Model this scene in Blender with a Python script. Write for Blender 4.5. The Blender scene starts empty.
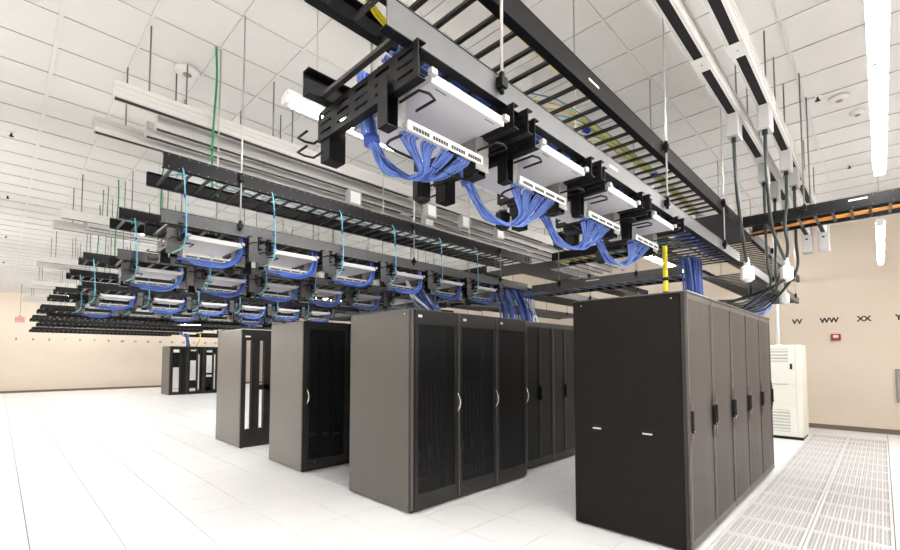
import bpy, bmesh, math, random
from mathutils import Matrix, Vector
random.seed(7)
S = bpy.context.scene
C = S.collection

# ------------------------------------------------------------------ camera
CAMH = 1.72
RM = ((0.699093479, -0.0356019827, -0.714143408),
      (-0.715030285, -0.0348084752, -0.698226369),
      (0.0, 0.998759665, -0.0497908739))
cd = bpy.data.cameras.new('camera'); cam = bpy.data.objects.new('camera', cd); C.objects.link(cam)
cd.sensor_fit = 'HORIZONTAL'; cd.sensor_width = 36.0; cd.lens = 36.0 * 441.3 / 900
cd.shift_x = 0.0; cd.shift_y = 61.0 / 900
cd.clip_start = 0.05; cd.clip_end = 200
cam.matrix_world = Matrix.Translation((0, 0, CAMH)) @ Matrix(RM).to_4x4()
S.camera = cam

def project(x, y, z):
    v = (x, y, z - CAMH)
    c = [sum(RM[i][j] * v[i] for i in range(3)) for j in range(3)]
    if c[2] > -0.05: return None
    return 450 + 441.3 * c[0] / -c[2], 336 - 441.3 * c[1] / -c[2]

def in_frame(x, y, z, m=40):
    p = project(x, y, z)
    return p is not None and -m < p[0] < 900 + m and -m < p[1] < 550 + m

# ------------------------------------------------------------------ world and exposure
w = bpy.data.worlds.new('world'); S.world = w; w.use_nodes = True
w.node_tree.nodes['Background'].inputs[0].default_value = (1, 1, 1, 1)
w.node_tree.nodes['Background'].inputs[1].default_value = 0.4
S.view_settings.view_transform = 'Standard'; S.view_settings.look = 'None'
S.view_settings.exposure = 1.1; S.view_settings.gamma = 1.0
S.view_settings.use_curve_mapping = False
LAMP = 34.0          # emission of the fluorescent tubes

# ------------------------------------------------------------------ materials
def mat(name, col, rough=0.5, metal=0.0, noise=0.0, nscale=8.0, bump=0.0, bscale=60.0, spec=0.5, coat=0.0):
    m = bpy.data.materials.new(name); m.use_nodes = True
    nt = m.node_tree; b = nt.nodes['Principled BSDF']
    b.inputs['Base Color'].default_value = (*col, 1); b.inputs['Roughness'].default_value = rough
    b.inputs['Metallic'].default_value = metal; b.inputs['Specular IOR Level'].default_value = spec
    b.inputs['Coat Weight'].default_value = coat
    if noise or bump:
        tc = nt.nodes.new('ShaderNodeTexCoord')
    if noise:
        n = nt.nodes.new('ShaderNodeTexNoise'); n.inputs['Scale'].default_value = nscale
        n.inputs['Detail'].default_value = 4
        nt.links.new(tc.outputs['Object'], n.inputs['Vector'])
        r = nt.nodes.new('ShaderNodeValToRGB')
        r.color_ramp.elements[0].position = 0.3; r.color_ramp.elements[1].position = 0.7
        r.color_ramp.elements[0].color = (*[c * (1 - noise) for c in col], 1)
        r.color_ramp.elements[1].color = (*[min(1, c * (1 + noise)) for c in col], 1)
        nt.links.new(n.outputs['Fac'], r.inputs['Fac']); nt.links.new(r.outputs['Color'], b.inputs['Base Color'])
    if bump:
        n2 = nt.nodes.new('ShaderNodeTexNoise'); n2.inputs['Scale'].default_value = bscale
        nt.links.new(tc.outputs['Object'], n2.inputs['Vector'])
        bp = nt.nodes.new('ShaderNodeBump'); bp.inputs['Strength'].default_value = bump
        bp.inputs['Distance'].default_value = 0.002
        nt.links.new(n2.outputs['Fac'], bp.inputs['Height']); nt.links.new(bp.outputs['Normal'], b.inputs['Normal'])
    return m

def emit(name, col, s):
    m = bpy.data.materials.new(name); m.use_nodes = True; nt = m.node_tree
    b = nt.nodes['Principled BSDF']; b.inputs['Base Color'].default_value = (*col, 1)
    b.inputs['Emission Color'].default_value = (*col, 1); b.inputs['Emission Strength'].default_value = s
    return m

def mesh_mat(name, col, hole, scale, rough=0.45):
    """perforated steel sheet: the holes of a fine pattern let the eye through"""
    m = mat(name, col, rough); nt = m.node_tree; b = nt.nodes['Principled BSDF']
    tc = nt.nodes.new('ShaderNodeTexCoord'); v = nt.nodes.new('ShaderNodeTexVoronoi')
    v.inputs['Scale'].default_value = scale; v.inputs['Randomness'].default_value = 0.0
    nt.links.new(tc.outputs['Object'], v.inputs['Vector'])
    lt = nt.nodes.new('ShaderNodeMath'); lt.operation = 'GREATER_THAN'; lt.inputs[1].default_value = hole
    nt.links.new(v.outputs['Distance'], lt.inputs[0]); nt.links.new(lt.outputs[0], b.inputs['Alpha'])
    b.inputs['Specular IOR Level'].default_value = 0.25
    return m

M = {}
M['floor'] = mat('white laminate', (0.92, 0.92, 0.93), 0.32, noise=0.02, nscale=90, spec=0.35)
M['joint'] = mat('floor joint grey', (0.10, 0.09, 0.10), 0.9)
M['perf'] = mat('perforated tile white', (0.84, 0.83, 0.84), 0.45)
M['perf_dark'] = mat('tile grating', (0.42, 0.40, 0.42), 0.8, noise=0.35, nscale=70)
M['under'] = mat('plenum', (0.10, 0.09, 0.10), 0.9)
M['ceil'] = mat('ceiling board', (0.69, 0.68, 0.665), 0.9, noise=0.012, nscale=5, bump=0.15, bscale=300)
M['tee'] = mat('ceiling tee', (0.69, 0.68, 0.665), 0.7)
M['gap_shade'] = mat('ceiling gap', (0.33, 0.32, 0.31), 0.9)  # shade beside the tees put into the colour; also the deck
M['wall'] = mat('beige wall paint', (0.67, 0.585, 0.49), 0.75, noise=0.02, nscale=1.2)
M['base'] = mat('brown vinyl base', (0.16, 0.125, 0.10), 0.6)
M['tray'] = mat('charcoal powder coat', (0.006, 0.0056, 0.0065), 0.45, noise=0.05, nscale=20, spec=0.15)
M['rung'] = mat('rung steel', (0.045, 0.043, 0.043), 0.3, metal=0.4)
M['tray_lit_grey'] = mat('lit grey tray steel', (0.085, 0.085, 0.088), 0.42, metal=0.1, noise=0.05, nscale=12, spec=0.3)  # dark tray coat lightened for the lamp reflection on lower rails; also side plates
M['plate'] = mat('navy black sheet', (0.020, 0.021, 0.032), 0.42, spec=0.3)
M['black'] = mat('black plastic', (0.006, 0.006, 0.006), 0.5, spec=0.25)
M['galv'] = mat('galvanised plate', (0.22, 0.215, 0.21), 0.4, metal=0.3, noise=0.15, nscale=30)
M['chassis'] = mat('light grey chassis', (0.46, 0.46, 0.50), 0.45, noise=0.02)
M['white'] = mat('white enamel', (0.80, 0.80, 0.79), 0.35)
M['port'] = mat('port black', (0.01, 0.01, 0.01), 0.6)
M['rod'] = mat('zinc rod', (0.45, 0.45, 0.43), 0.35, metal=0.6)
M['rod_dark'] = mat('dark rod', (0.15, 0.165, 0.155), 0.45, metal=0.3)
M['bus'] = mat('white busway', (0.50, 0.485, 0.47), 0.4, noise=0.02)
M['bus_slot'] = mat('busway slot', (0.012, 0.011, 0.012), 0.55, spec=0.1)
M['bus_box'] = mat('grey box', (0.36, 0.355, 0.355), 0.45)
M['conn'] = mat('white connector', (0.80, 0.80, 0.82), 0.4)
M['whip'] = mat('grey green whip', (0.022, 0.028, 0.026), 0.4)
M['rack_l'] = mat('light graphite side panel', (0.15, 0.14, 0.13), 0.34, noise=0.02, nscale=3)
M['strip'] = mat('panel white', (0.50, 0.50, 0.50), 0.4)
M['blue'] = mat('blue cable', (0.022, 0.065, 0.30), 0.42, noise=0.25, nscale=25)
M['blue2'] = mat('light blue cable', (0.11, 0.20, 0.56), 0.42, noise=0.2, nscale=25)
M['cyan'] = mat('aqua fibre', (0.12, 0.42, 0.50), 0.45)
M['tie'] = mat('blue tie', (0.02, 0.05, 0.30), 0.4)
M['yellow'] = mat('yellow cable', (0.78, 0.66, 0.02), 0.45, noise=0.1, nscale=30)
M['orange'] = mat('orange fibre', (0.85, 0.34, 0.06), 0.5, noise=0.15, nscale=30)
M['green'] = mat('green ground wire', (0.01, 0.22, 0.07), 0.4)
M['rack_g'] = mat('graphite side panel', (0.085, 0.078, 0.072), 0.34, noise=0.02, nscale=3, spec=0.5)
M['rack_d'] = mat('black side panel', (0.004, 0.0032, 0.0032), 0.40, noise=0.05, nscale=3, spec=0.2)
M['frame'] = mat('rack frame', (0.022, 0.021, 0.020), 0.38, spec=0.4)
M['frame_l'] = mat('rack frame edge', (0.11, 0.10, 0.095), 0.35, metal=0.3)
M['mesh_r'] = mesh_mat('dense perforated door', (0.068, 0.058, 0.058), 0.10, 160)
M['mesh_b'] = mesh_mat('black perforated door', (0.006, 0.006, 0.007), 0.44, 120)
M['mesh_c'] = mesh_mat('black dense door', (0.008, 0.008, 0.009), 0.12, 120)
M['inner'] = mat('rack interior', (0.006, 0.006, 0.007), 0.6, spec=0.2)
M['gear'] = mat('equipment grey', (0.22, 0.22, 0.23), 0.45)
M['gear_w'] = mat('equipment white', (0.72, 0.71, 0.68), 0.5)
M['chrome'] = mat('chrome', (0.75, 0.74, 0.72), 0.18, metal=1.0)
M['ac'] = mat('cream enamel', (0.80, 0.79, 0.72), 0.45)
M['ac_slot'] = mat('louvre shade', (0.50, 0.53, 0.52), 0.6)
M['red'] = mat('alarm red', (0.38, 0.02, 0.025), 0.35)
M['letter'] = mat('black lettering', (0.012, 0.010, 0.012), 0.6)
M['steel'] = mat('brushed steel', (0.34, 0.33, 0.30), 0.35, metal=0.6, noise=0.3, nscale=14)
M['exit_red'] = emit('exit sign red', (0.9, 0.06, 0.05), 1.6)
M['tube'] = emit('fluorescent tube', (1.0, 0.99, 0.965), LAMP)
M['fix'] = mat('fixture white', (0.80, 0.80, 0.80), 0.35)

# ------------------------------------------------------------------ mesh helpers
class MB:
    def __init__(s): s.v = []; s.f = []; s.mi = []; s.smooth = []
    def add(s, vs, fs, mi=0, sm=False):
        o = len(s.v); s.v += [tuple(p) for p in vs]
        s.f += [tuple(i + o for i in f) for f in fs]; s.mi += [mi] * len(fs); s.smooth += [sm] * len(fs)
        return s
    def box(s, x0, x1, y0, y1, z0, z1, mi=0):
        v = [(x0, y0, z0), (x1, y0, z0), (x1, y1, z0), (x0, y1, z0), (x0, y0, z1), (x1, y0, z1), (x1, y1, z1), (x0, y1, z1)]
        return s.add(v, [(3, 2, 1, 0), (4, 5, 6, 7), (0, 1, 5, 4), (1, 2, 6, 5), (2, 3, 7, 6), (3, 0, 4, 7)], mi)
    def cbox(s, x0, x1, y0, y1, z0, z1, c=0.01, mi=0):
        """box with chamfered vertical and horizontal edges"""
        c = min(c, (x1 - x0) * .45, (y1 - y0) * .45, (z1 - z0) * .45)
        def ring(z, i):
            a, b, d, e = x0 + i, x1 - i, y0 + i, y1 - i
            return [(a + c, d, z), (b - c, d, z), (b, d + c, z), (b, e - c, z), (b - c, e, z), (a + c, e, z), (a, e - c, z), (a, d + c, z)]
        v = ring(z0, c) + ring(z0 + c, 0) + ring(z1 - c, 0) + ring(z1, c)
        f = [tuple(reversed(range(8)))] + [(k * 8 + i, k * 8 + (i + 1) % 8, k * 8 + 8 + (i + 1) % 8, k * 8 + 8 + i) for k in range(3) for i in range(8)] + [tuple(range(24, 32))]
        return s.add(v, f, mi)
    def tube(s, pts, r, n=6, mi=0, cap=True):
        pts = [Vector(p) for p in pts]; rings = []
        up = None
        for i, p in enumerate(pts):
            t = (pts[min(i + 1, len(pts) - 1)] - pts[max(i - 1, 0)])
            if t.length < 1e-9: t = Vector((0, 0, 1))
            t.normalize()
            if up is None:
                up = t.cross(Vector((0, 0, 1)))
                if up.length < .1: up = t.cross(Vector((1, 0, 0)))
            a = (up - t * up.dot(t)).normalized(); up = a; b = t.cross(a)
            rr = r[i] if isinstance(r, (list, tuple)) else r
            rings.append([p + (a * math.cos(2 * math.pi * k / n) + b * math.sin(2 * math.pi * k / n)) * rr for k in range(n)])
        v = [q for ring in rings for q in ring]
        f = [(i * n + k, i * n + (k + 1) % n, (i + 1) * n + (k + 1) % n, (i + 1) * n + k) for i in range(len(pts) - 1) for k in range(n)]
        if cap: f += [tuple(reversed(range(n))), tuple((len(pts) - 1) * n + k for k in range(n))]
        return s.add(v, f, mi, n > 4)
    def disc(s, cx, cy, z0, z1, r, n=16, mi=0):
        return s.tube([(cx, cy, z0), (cx, cy, z1)], r, n, mi)
    def mesh(s, name, mats):
        me = bpy.data.meshes.new(name); me.from_pydata(s.v, [], s.f)
        for m in (mats if isinstance(mats, (list, tuple)) else [mats]): me.materials.append(M[m])
        me.polygons.foreach_set('material_index', s.mi); me.polygons.foreach_set('use_smooth', s.smooth)
        me.update(); return me
    def build(s, name, mats, parent=None, loc=(0, 0, 0)):
        return link(name, s.mesh(name, mats), parent, loc)

def link(name, me, parent=None, loc=(0, 0, 0)):
    o = bpy.data.objects.new(name, me); C.objects.link(o); o.location = loc
    if parent: o.parent = parent
    return o

def tag(o, label=None, cat=None, group=None, kind=None):
    if label: o['label'] = label
    if cat: o['category'] = cat
    if group: o['group'] = group
    if kind: o['kind'] = kind
    return o

def thing(name, label, cat, loc=(0, 0, 0), group=None):
    o = bpy.data.objects.new(name, None); C.objects.link(o); o.location = loc
    o.empty_display_size = 0.1
    return tag(o, label, cat, group)

def copy_tree(o, parent=None):
    c = o.copy(); C.objects.link(c); c.parent = parent
    for ch in KIDS.get(o.name, []): copy_tree(ch, c)
    return c
KIDS = {}
def kids(root):
    KIDS[root.name] = list(root.children)
    for ch in root.children: kids(ch)

def spline(pts, n=8):
    """Catmull-Rom through pts"""
    P = [Vector(p) for p in pts]; P = [P[0] * 2 - P[1]] + P + [P[-1] * 2 - P[-2]]; out = []
    for i in range(1, len(P) - 2):
        for k in range(n):
            t = k / n
            out.append(0.5 * ((2 * P[i]) + (-P[i - 1] + P[i + 1]) * t + (2 * P[i - 1] - 5 * P[i] + 4 * P[i + 1] - P[i + 2]) * t * t + (-P[i - 1] + 3 * P[i] - 3 * P[i + 1] + P[i + 2]) * t ** 3))
    out.append(P[-2]); return out

ORD = ['first', 'second', 'third', 'fourth', 'fifth', 'sixth', 'seventh', 'eighth', 'ninth', 'tenth', 'eleventh', 'twelfth', 'thirteenth', 'fourteenth', 'fifteenth', 'sixteenth']
LINE = ['nearest', 'second', 'third', 'fourth', 'fifth', 'sixth', 'seventh', 'eighth', 'ninth', 'tenth', 'eleventh']

# ------------------------------------------------------------------ room shell
X0, X1, Y0, Y1, CZ, T = -4.0, 14.15, -6.0, 30.6, 4.97, 0.6096
def wall(name, b, m='wall'):
    return tag(MB().box(*b).build(name, m), kind='structure')
wr = wall('wall_right', (X1, X1 + .15, Y0 - .15, Y1 + .15, -.05, CZ + .3))
wf = wall('wall_far', (X0 - .15, X1, Y1, Y1 + .15, -.05, CZ + .3))
wall('wall_left', (X0 - .15, X0, Y0 - .15, Y1, -.05, CZ + .3))
wall('wall_behind', (X0, X1, Y0 - .15, Y0, -.05, CZ + .3))
tag(MB().box(X1 - .015, X1, Y0, Y1, 0, .11).build('baseboard_right', 'base'), kind='structure')
tag(MB().box(X0, X1 - .015, Y1 - .015, Y1, 0, .11).build('baseboard_far', 'base'), kind='structure')

# floor: slab, laid panels
fl = tag(MB().box(X0, X1, Y0, Y1, -.12, -.035).build('floor', 'joint'), kind='structure')
FX, FY = .262, -.03
cells = []
for i in range(-8, 24):
    for j in range(-11, 52):
        x = FX + i * T; y = FY + j * T
        xa, xb, ya, yb = max(x, X0), min(x + T, X1), max(y, Y0), min(y + T, Y1)
        if xb - xa < .03 or yb - ya < .03: continue
        full = abs(xb - xa - T) < 1e-6 and abs(yb - ya - T) < 1e-6
        perf = full and ((j in (0, 1) and 5 <= i <= 20) or (j in (9, 8) and 5 <= i <= 10))
        cells.append((math.hypot(x + T / 2, y + T / 2), xa, xb, ya, yb, full, perf))
cells.sort()
g = .0036
tile_me = MB().box(g, T - g, g, T - g, -.035, 0).mesh('floor_tile', 'floor')
pm = MB()
b_ = .028
pm.box(g, T - g, g, b_, -.035, 0); pm.box(g, T - g, T - b_, T - g, -.035, 0)
pm.box(g, b_, b_, T - b_, -.035, 0); pm.box(T - b_, T - g, b_, T - b_, -.035, 0)
NS = 10
for k in range(1, NS):
    yy = b_ + (T - 2 * b_) * k / NS
    pm.box(b_, T - b_, yy - .007, yy + .007, -.03, -.0005)
gm = MB()
for k in range(NS):
    ya = b_ + (T - 2 * b_) * k / NS + .007; yb = b_ + (T - 2 * b_) * (k + 1) / NS - .007
    for q in range(18):
        xx = b_ + (T - 2 * b_) * (q + .5) / 18
        gm.add([(xx - .010, ya, -.004), (xx + .002, ya, -.004), (xx + .012, yb, -.004), (xx, yb, -.004)], [(0, 1, 2, 3)])
    gm.box(b_, T - b_, (ya + yb) / 2 - .003, (ya + yb) / 2 + .003, -.008, -.003)
perf_me = pm.mesh('vented_floor_tile', 'perf'); grat_me = gm.mesh('grating', 'perf')
pit_me = MB().add([(b_, b_, -.02), (T - b_, b_, -.02), (T - b_, T - b_, -.02), (b_, T - b_, -.02)], [(0, 1, 2, 3)]).mesh('opening', 'perf_dark')
rest = MB(); n_ind = 0
for d, xa, xb, ya, yb, full, perf in cells:
    vis = in_frame((xa + xb) / 2, (ya + yb) / 2, 0)
    if perf:
        o = link('vented_floor_tile', perf_me, fl, (xa, ya, 0)); link('grating', grat_me, o); link('opening', pit_me, o)
    elif full and vis and n_ind < 300:
        link('floor_tile', tile_me, fl, (xa, ya, 0)); n_ind += 1
    else:
        rest.box(xa + g, xb - g, ya + g, yb - g, -.035, 0)
tag(rest.build('floor_tile_field', 'floor', fl), kind='stuff')

# ceiling: deck, boards, tees
cl = tag(MB().box(X0, X1, Y0, Y1, CZ + .06, CZ + .16).build('ceiling', 'gap_shade'), kind='structure')
CX, CY = .305, -.02
cells = []
for i in range(-8, 24):
    for j in range(-11, 52):
        x = CX + i * T; y = CY + j * T
        xa, xb, ya, yb = max(x, X0), min(x + T, X1), max(y, Y0), min(y + T, Y1)
        if xb - xa < .03 or yb - ya < .03: continue
        cells.append((math.hypot(x + T / 2, y + T / 2), xa, xb, ya, yb, abs(xb - xa - T) < 1e-6 and abs(yb - ya - T) < 1e-6))
cells.sort()
cg = .0045
ct_me = MB().box(cg, T - cg, cg, T - cg, .002, .02).mesh('ceiling_tile', 'ceil')
rest = MB(); n_ind = 0
for d, xa, xb, ya, yb, full in cells:
    if full and n_ind < 300 and in_frame((xa + xb) / 2, (ya + yb) / 2, CZ):
        link('ceiling_tile', ct_me, cl, (xa, ya, CZ)); n_ind += 1
    else:
        rest.box(xa + cg, xb - cg, ya + cg, yb - cg, CZ + .002, CZ + .02)
tag(rest.build('ceiling_tile_field', 'ceil', cl), kind='stuff')
def tee(x0, x1, y0, y1):
    m = MB(); m.box(x0, x1, y0, y1, CZ - .007, CZ + .012, 1); m.mi[-6] = 0; return m  # side faces darkened to stand for the shadow along each tee
for i in range(-7, 24):
    x = CX + i * T; wd = .012 if i % 4 else .02
    if x < X1: tee(x - wd, x + wd, Y0, Y1).build('ceiling_tee', ['tee', 'gap_shade'], cl)
for j in range(-10, 52):
    y = CY + j * T
    if y < Y1: tee(X0, X1, y - .010, y + .010).build('ceiling_cross_tee', ['tee', 'gap_shade'], cl)

# ------------------------------------------------------------------ light fixtures
def fixture(x0, y, n, label, z=3.65, L=1.22):
    t = thing('linear_light', label, 'light', (x0, y, z), 'pendant lights over the aisles')
    le = n * L
    h = MB()
    h.add([(0, -.05, .03), (le, -.05, .03), (le, .05, .03), (0, .05, .03), (0, -.035, .075), (le, -.035, .075), (le, .035, .075), (0, .035, .075)],
          [(3, 2, 1, 0), (4, 5, 6, 7), (0, 1, 5, 4), (1, 2, 6, 5), (2, 3, 7, 6), (3, 0, 4, 7)])
    h.build('housing', 'fix', t)
    for k in range(n):
        MB().cbox(k * L + .015, (k + 1) * L - .015, -.038, .038, -.03, .03, .02).build('lamp', 'tube', t)
        MB().box(k * L - .02, k * L + .02, -.041, .041, -.034, .034).build('lamp_joint', 'fix', t)
    MB().box(le - .012, le + .012, -.041, .041, -.034, .034).build('lamp_joint', 'fix', t)
    for xx in (.25, le - .25):
        MB().tube([(xx, 0, .075), (xx, 0, CZ - z - .006)], .004, 5).build('hanger_wire', 'rod', t)
LY = [-.05, 3.13, 8.1, 13.1, 18.1, 23.1, 28.2]  # last row is added to brighten the far wall
LN = ['over the vented aisle', 'behind the black rack row', 'two rack rows back', 'over the third aisle back', 'over the fourth aisle back', 'over the fifth aisle back', 'added to brighten the far wall']
for a, y in enumerate(LY):
    xs = [-1.0, 2.68, 8.8] if a == 0 else [-3.97, 1.44, 7.1]
    for k, x in enumerate(xs):
        fixture(x, y, 2 if (a, k) == (1, 1) else 3, 'white fluorescent pendant %s, %s of three from the left' % (LN[a], ORD[k]), L=.83 if (a, k) == (1, 1) else 1.22)
for k, x in enumerate([-3.4, .5, 4.4, 8.3]):  # unseen fixtures added behind the camera as fill light
    fixture(x, -3.2, 3, 'unseen fluorescent fill pendant added behind the camera, %s of its four' % ORD[k])

# ------------------------------------------------------------------ racks
def rack(x, y, w_, d_, h, side, label, cat='rack', door='split', n_handle='lever', group=None, dw=None):
    """front faces -y; origin at the front left foot"""
    t = thing('server_rack', label, cat, (x, y, 0), group)
    z0 = .018
    # carcass: left side panel, right side panel, back, top with vents
    MB().cbox(.0, .03, .03, d_, z0, h - .012, .008).build('side_panel', side, t)
    MB().box(w_ - .03, w_ - .004, .03, d_, z0, h - .012).build('side_panel', side, t)
    MB().box(.03, w_ - .03, d_ - .02, d_ - .004, z0, h - .02).build('rear_panel', 'inner', t)
    tp = MB(); tp.box(.01, w_ - .01, .01, d_ - .005, h - .012, h); tp.box(.10, w_ - .10, .15, d_ - .2, h, h + .008)
    tp.build('top_panel', 'frame_l', t)
    MB().box(.03, w_ - .03, .05, d_ - .05, z0, z0 + .02).build('bottom_panel', 'inner', t)
    for fx in (.05, w_ - .07):
        for fy in (.06, d_ - .08):
            MB().disc(fx + .01, fy, 0, z0, .018, 8).build('foot', 'black', t)
    fr = MB()
    fr.box(.0, .035, .0, .03, z0, h - .012); fr.box(w_ - .035, w_ - .004, .0, .03, z0, h - .012)
    fr.box(.035, w_ - .035, .0, .03, h - .045, h - .012); fr.box(.035, w_ - .035, .0, .03, z0, z0 + .05)
    fr.build('front_frame', 'frame', t)
    # side panel screws and latches
    for yy in (.11, d_ - .10):
        MB().tube([(-.004, yy, h - .06), (.002, yy, h - .06)], .008, 8).build('screw', 'chrome', t)
    return t

def mesh_door(t, x0, x1, h, fm, mm, z0=.045, st=.03, top=.07, bot=.10, proud=.022):
    """perforated door as part with frame sub-parts"""
    d = MB()
    d.box(x0, x0 + st, -proud, -.001, z0, h); d.box(x1 - st, x1, -proud, -.001, z0, h)
    d.box(x0 + st, x1 - st, -proud, -.001, h - top, h); d.box(x0 + st, x1 - st, -proud, -.001, z0, z0 + bot)
    o = d.build('door', fm, t)
    s = MB(); n = 6; cx = (x0 + x1) / 2; hw = (x1 - x0) / 2 - st
    pts = [(cx - hw + 2 * hw * k / n, -proud * .6 - (.012 if mm == 'mesh_r' else .0) * math.sin(math.pi * k / n)) for k in range(n + 1)]
    s.add([(px, py, z0 + bot) for px, py in pts] + [(px, py, h - top) for px, py in pts], [(k, k + 1, n + 2 + k, n + 1 + k) for k in range(n)], 0, True)
    s.build('mesh_sheet', mm, o)
    return o

# black row R0 : five racks facing the vented aisle
HX = [4.29, 5.085, 5.885, 6.70, 7.54, 8.36]
H0 = 2.328
pos = ['nearest', 'second', 'third', 'fourth', 'farthest']
for k in range(5):
    w_ = HX[k + 1] - HX[k]
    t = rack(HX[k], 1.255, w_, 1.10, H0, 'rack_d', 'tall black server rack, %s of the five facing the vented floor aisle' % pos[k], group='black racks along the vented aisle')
    d = mesh_door(t, .008, w_ - .008, H0 - .02, 'frame_l', 'mesh_r', st=.022, top=.05, bot=.07)
    hz = 1.15
    for hx in (.028, w_ - .046):
        hd = MB(); hd.cbox(hx - .006, hx + .016, -.050, -.022, hz - .10, hz + .10, .007)
        ho = hd.build('handle', 'black', d)
        wd = MB()
        for s in (-1, 1):
            wd.add([(hx - .014, -.022, hz + s * .10), (hx + .024, -.022, hz + s * .10), (hx + .008, -.022, hz + s * .22), (hx + .002, -.022, hz + s * .22),
                    (hx - .012, -.042, hz + s * .10), (hx + .022, -.042, hz + s * .10), (hx + .007, -.028, hz + s * .22), (hx + .003, -.028, hz + s * .22)],
                   [(0, 1, 2, 3), (4, 5, 6, 7), (0, 1, 5, 4), (1, 2, 6, 5), (2, 3, 7, 6), (3, 0, 4, 7)])
        wd.build('handle_taper', 'frame_l', d)
        MB().tube([(hx + .005, -.056, hz - .08), (hx + .005, -.048, hz - .08)], .007, 8).build('lock', 'chrome', d)
    if k == 0:
        for yy in (.345, .845):
            MB().box(-.006, .001, yy - .045, yy + .045, 1.0, 1.014).build('side_latch', 'chrome', t)
            MB().box(-.005, .001, yy - .045, yy + .045, 1.016, 1.04).build('latch_recess', 'black', t)
    MB().box(.0, w_ - .004, -.03, .0, H0 - .014, H0 + .004).build('top_trim', 'galv', t)

# row R3 : three racks with chrome levers, then two set back
def lever(t, x, z):
    MB().tube(spline([(x, -.024, z - .11), (x + .004, -.05, z - .07), (x + .014, -.062, z), (x + .004, -.05, z + .07), (x, -.024, z + .11)], 4), [.007] * 4 + [.011] * 9 + [.007] * 4, 6).build('lever', 'chrome', t)
H3 = 2.282
RX = [3.215, 3.965, 4.715, 5.42]
pn = ['nearest', 'middle', 'third']
mm = ['mesh_b', 'mesh_b', 'mesh_c']
for k in range(3):
    w_ = RX[k + 1] - RX[k]
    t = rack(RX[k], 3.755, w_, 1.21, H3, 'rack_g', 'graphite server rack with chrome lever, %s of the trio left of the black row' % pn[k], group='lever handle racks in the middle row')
    d = mesh_door(t, .045 if k == 0 else .02, w_ - .012, H3 - .02, 'frame', mm[k], st=.05, top=.16, bot=.16)
    MB().box(.004, .022, -.028, -.002, .05, H3 - .015).build('edge_strip', 'frame_l', t)
    lever(d, w_ - .02, 1.18)
    MB().box(.09, .15, -.0235, -.0215, H3 - .10, H3 - .07).build('badge', 'white', d)
    dots = MB()
    for q in range(7):
        dots.tube([(.13 + q * (w_ - .25) / 6, -.0235, .14), (.13 + q * (w_ - .25) / 6, -.021, .14)], .006, 6)
    tag(dots.build('vent_hole_row', 'black', d), kind='stuff')
    # interior seen through the door: posts, coloured strands added for moire streaks, small devices
    gi = MB()
    for px in (.10, w_ - .14): gi.box(px, px + .03, .10, .14, .08, H3 - .08)
    gi.build('mounting_post', 'gear', t)
    if k < 2:
        for nm, m2, off in (('blue_moire_strand', 'blue', 0.0), ('orange_moire_strand', 'orange', .035)):
            cb = MB()
            for q in range(6):
                bx = .14 + off + q * .075
                cb.tube(spline([(bx - .02, .09, 1.45), (bx + .0, .08, 1.2), (bx - .005, .08, .9), (bx + .05, .09, .35), (bx + .06, .10, .22)], 4), .007, 5)
            tag(cb.build(nm, m2, t), kind='stuff')
    sh = MB(); sh.box(.09, w_ - .09, .10, .6, .26, .28); sh.box(.09, w_ - .09, .10, .6, .9, .92); sh.build('inner_shelf', 'gear', t)
    dv = MB(); dv.box(.16, .20, .06, .09, .52, .66); dv.box(.36, .375, .06, .09, .55, .70); dv.box(.15, .32, .06, .09, .33, .345)
    dv.build('status_label', 'gear_w', t)
for k, x in enumerate([5.70, 6.48]):
    t = rack(x, 3.95, .765, 1.05, 2.30, 'rack_g', 'split door black server rack set back beyond the chrome lever trio, %s one' % ['nearer', 'farther'][k])
    for a, b in ((.012, .378), (.386, .752)):
        d = mesh_door(t, a, b, 2.275, 'frame', 'mesh_c', st=.022, top=.06, bot=.09)
    MB().cbox(.37, .395, -.055, -.022, 1.05, 1.27, .006).build('handle', 'black', t)
    MB().box(-.002, .012, -.026, .0, .05, 2.29).build('edge_strip', 'frame_l', t)
    MB().box(.755, .765, -.026, .0, .05, 2.29).build('edge_strip', 'frame_l', t)
# row R2
for k, x in enumerate([3.235, 4.03]):
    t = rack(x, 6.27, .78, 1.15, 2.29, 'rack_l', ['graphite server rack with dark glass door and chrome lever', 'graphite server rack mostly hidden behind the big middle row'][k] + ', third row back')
    d = mesh_door(t, .03, .77, 2.27, 'frame', 'mesh_b', st=.06, top=.11, bot=.13)
    lever(d, .055, 1.14)
    gi = MB()
    for px, a, b in ((.15, .42, .45), (.36, .40, .43), (.56, .38, .41)): gi.box(px, px + .12, .05, .09, a + .10, b + .12)
    gi.build('status_label', 'gear_w', t)
    cv = MB()
    for q, px in enumerate((.15, .22, .36, .43, .55, .62)): cv.box(px, px + .045, .06, .12, .42, 2.0)
    cv.build('cable_channel', 'gear', t)
    dd = MB(); dd.tube([(.20, -.0235, .14), (.20, -.021, .14)], .01, 8); dd.build('lock', 'chrome', d)
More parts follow.
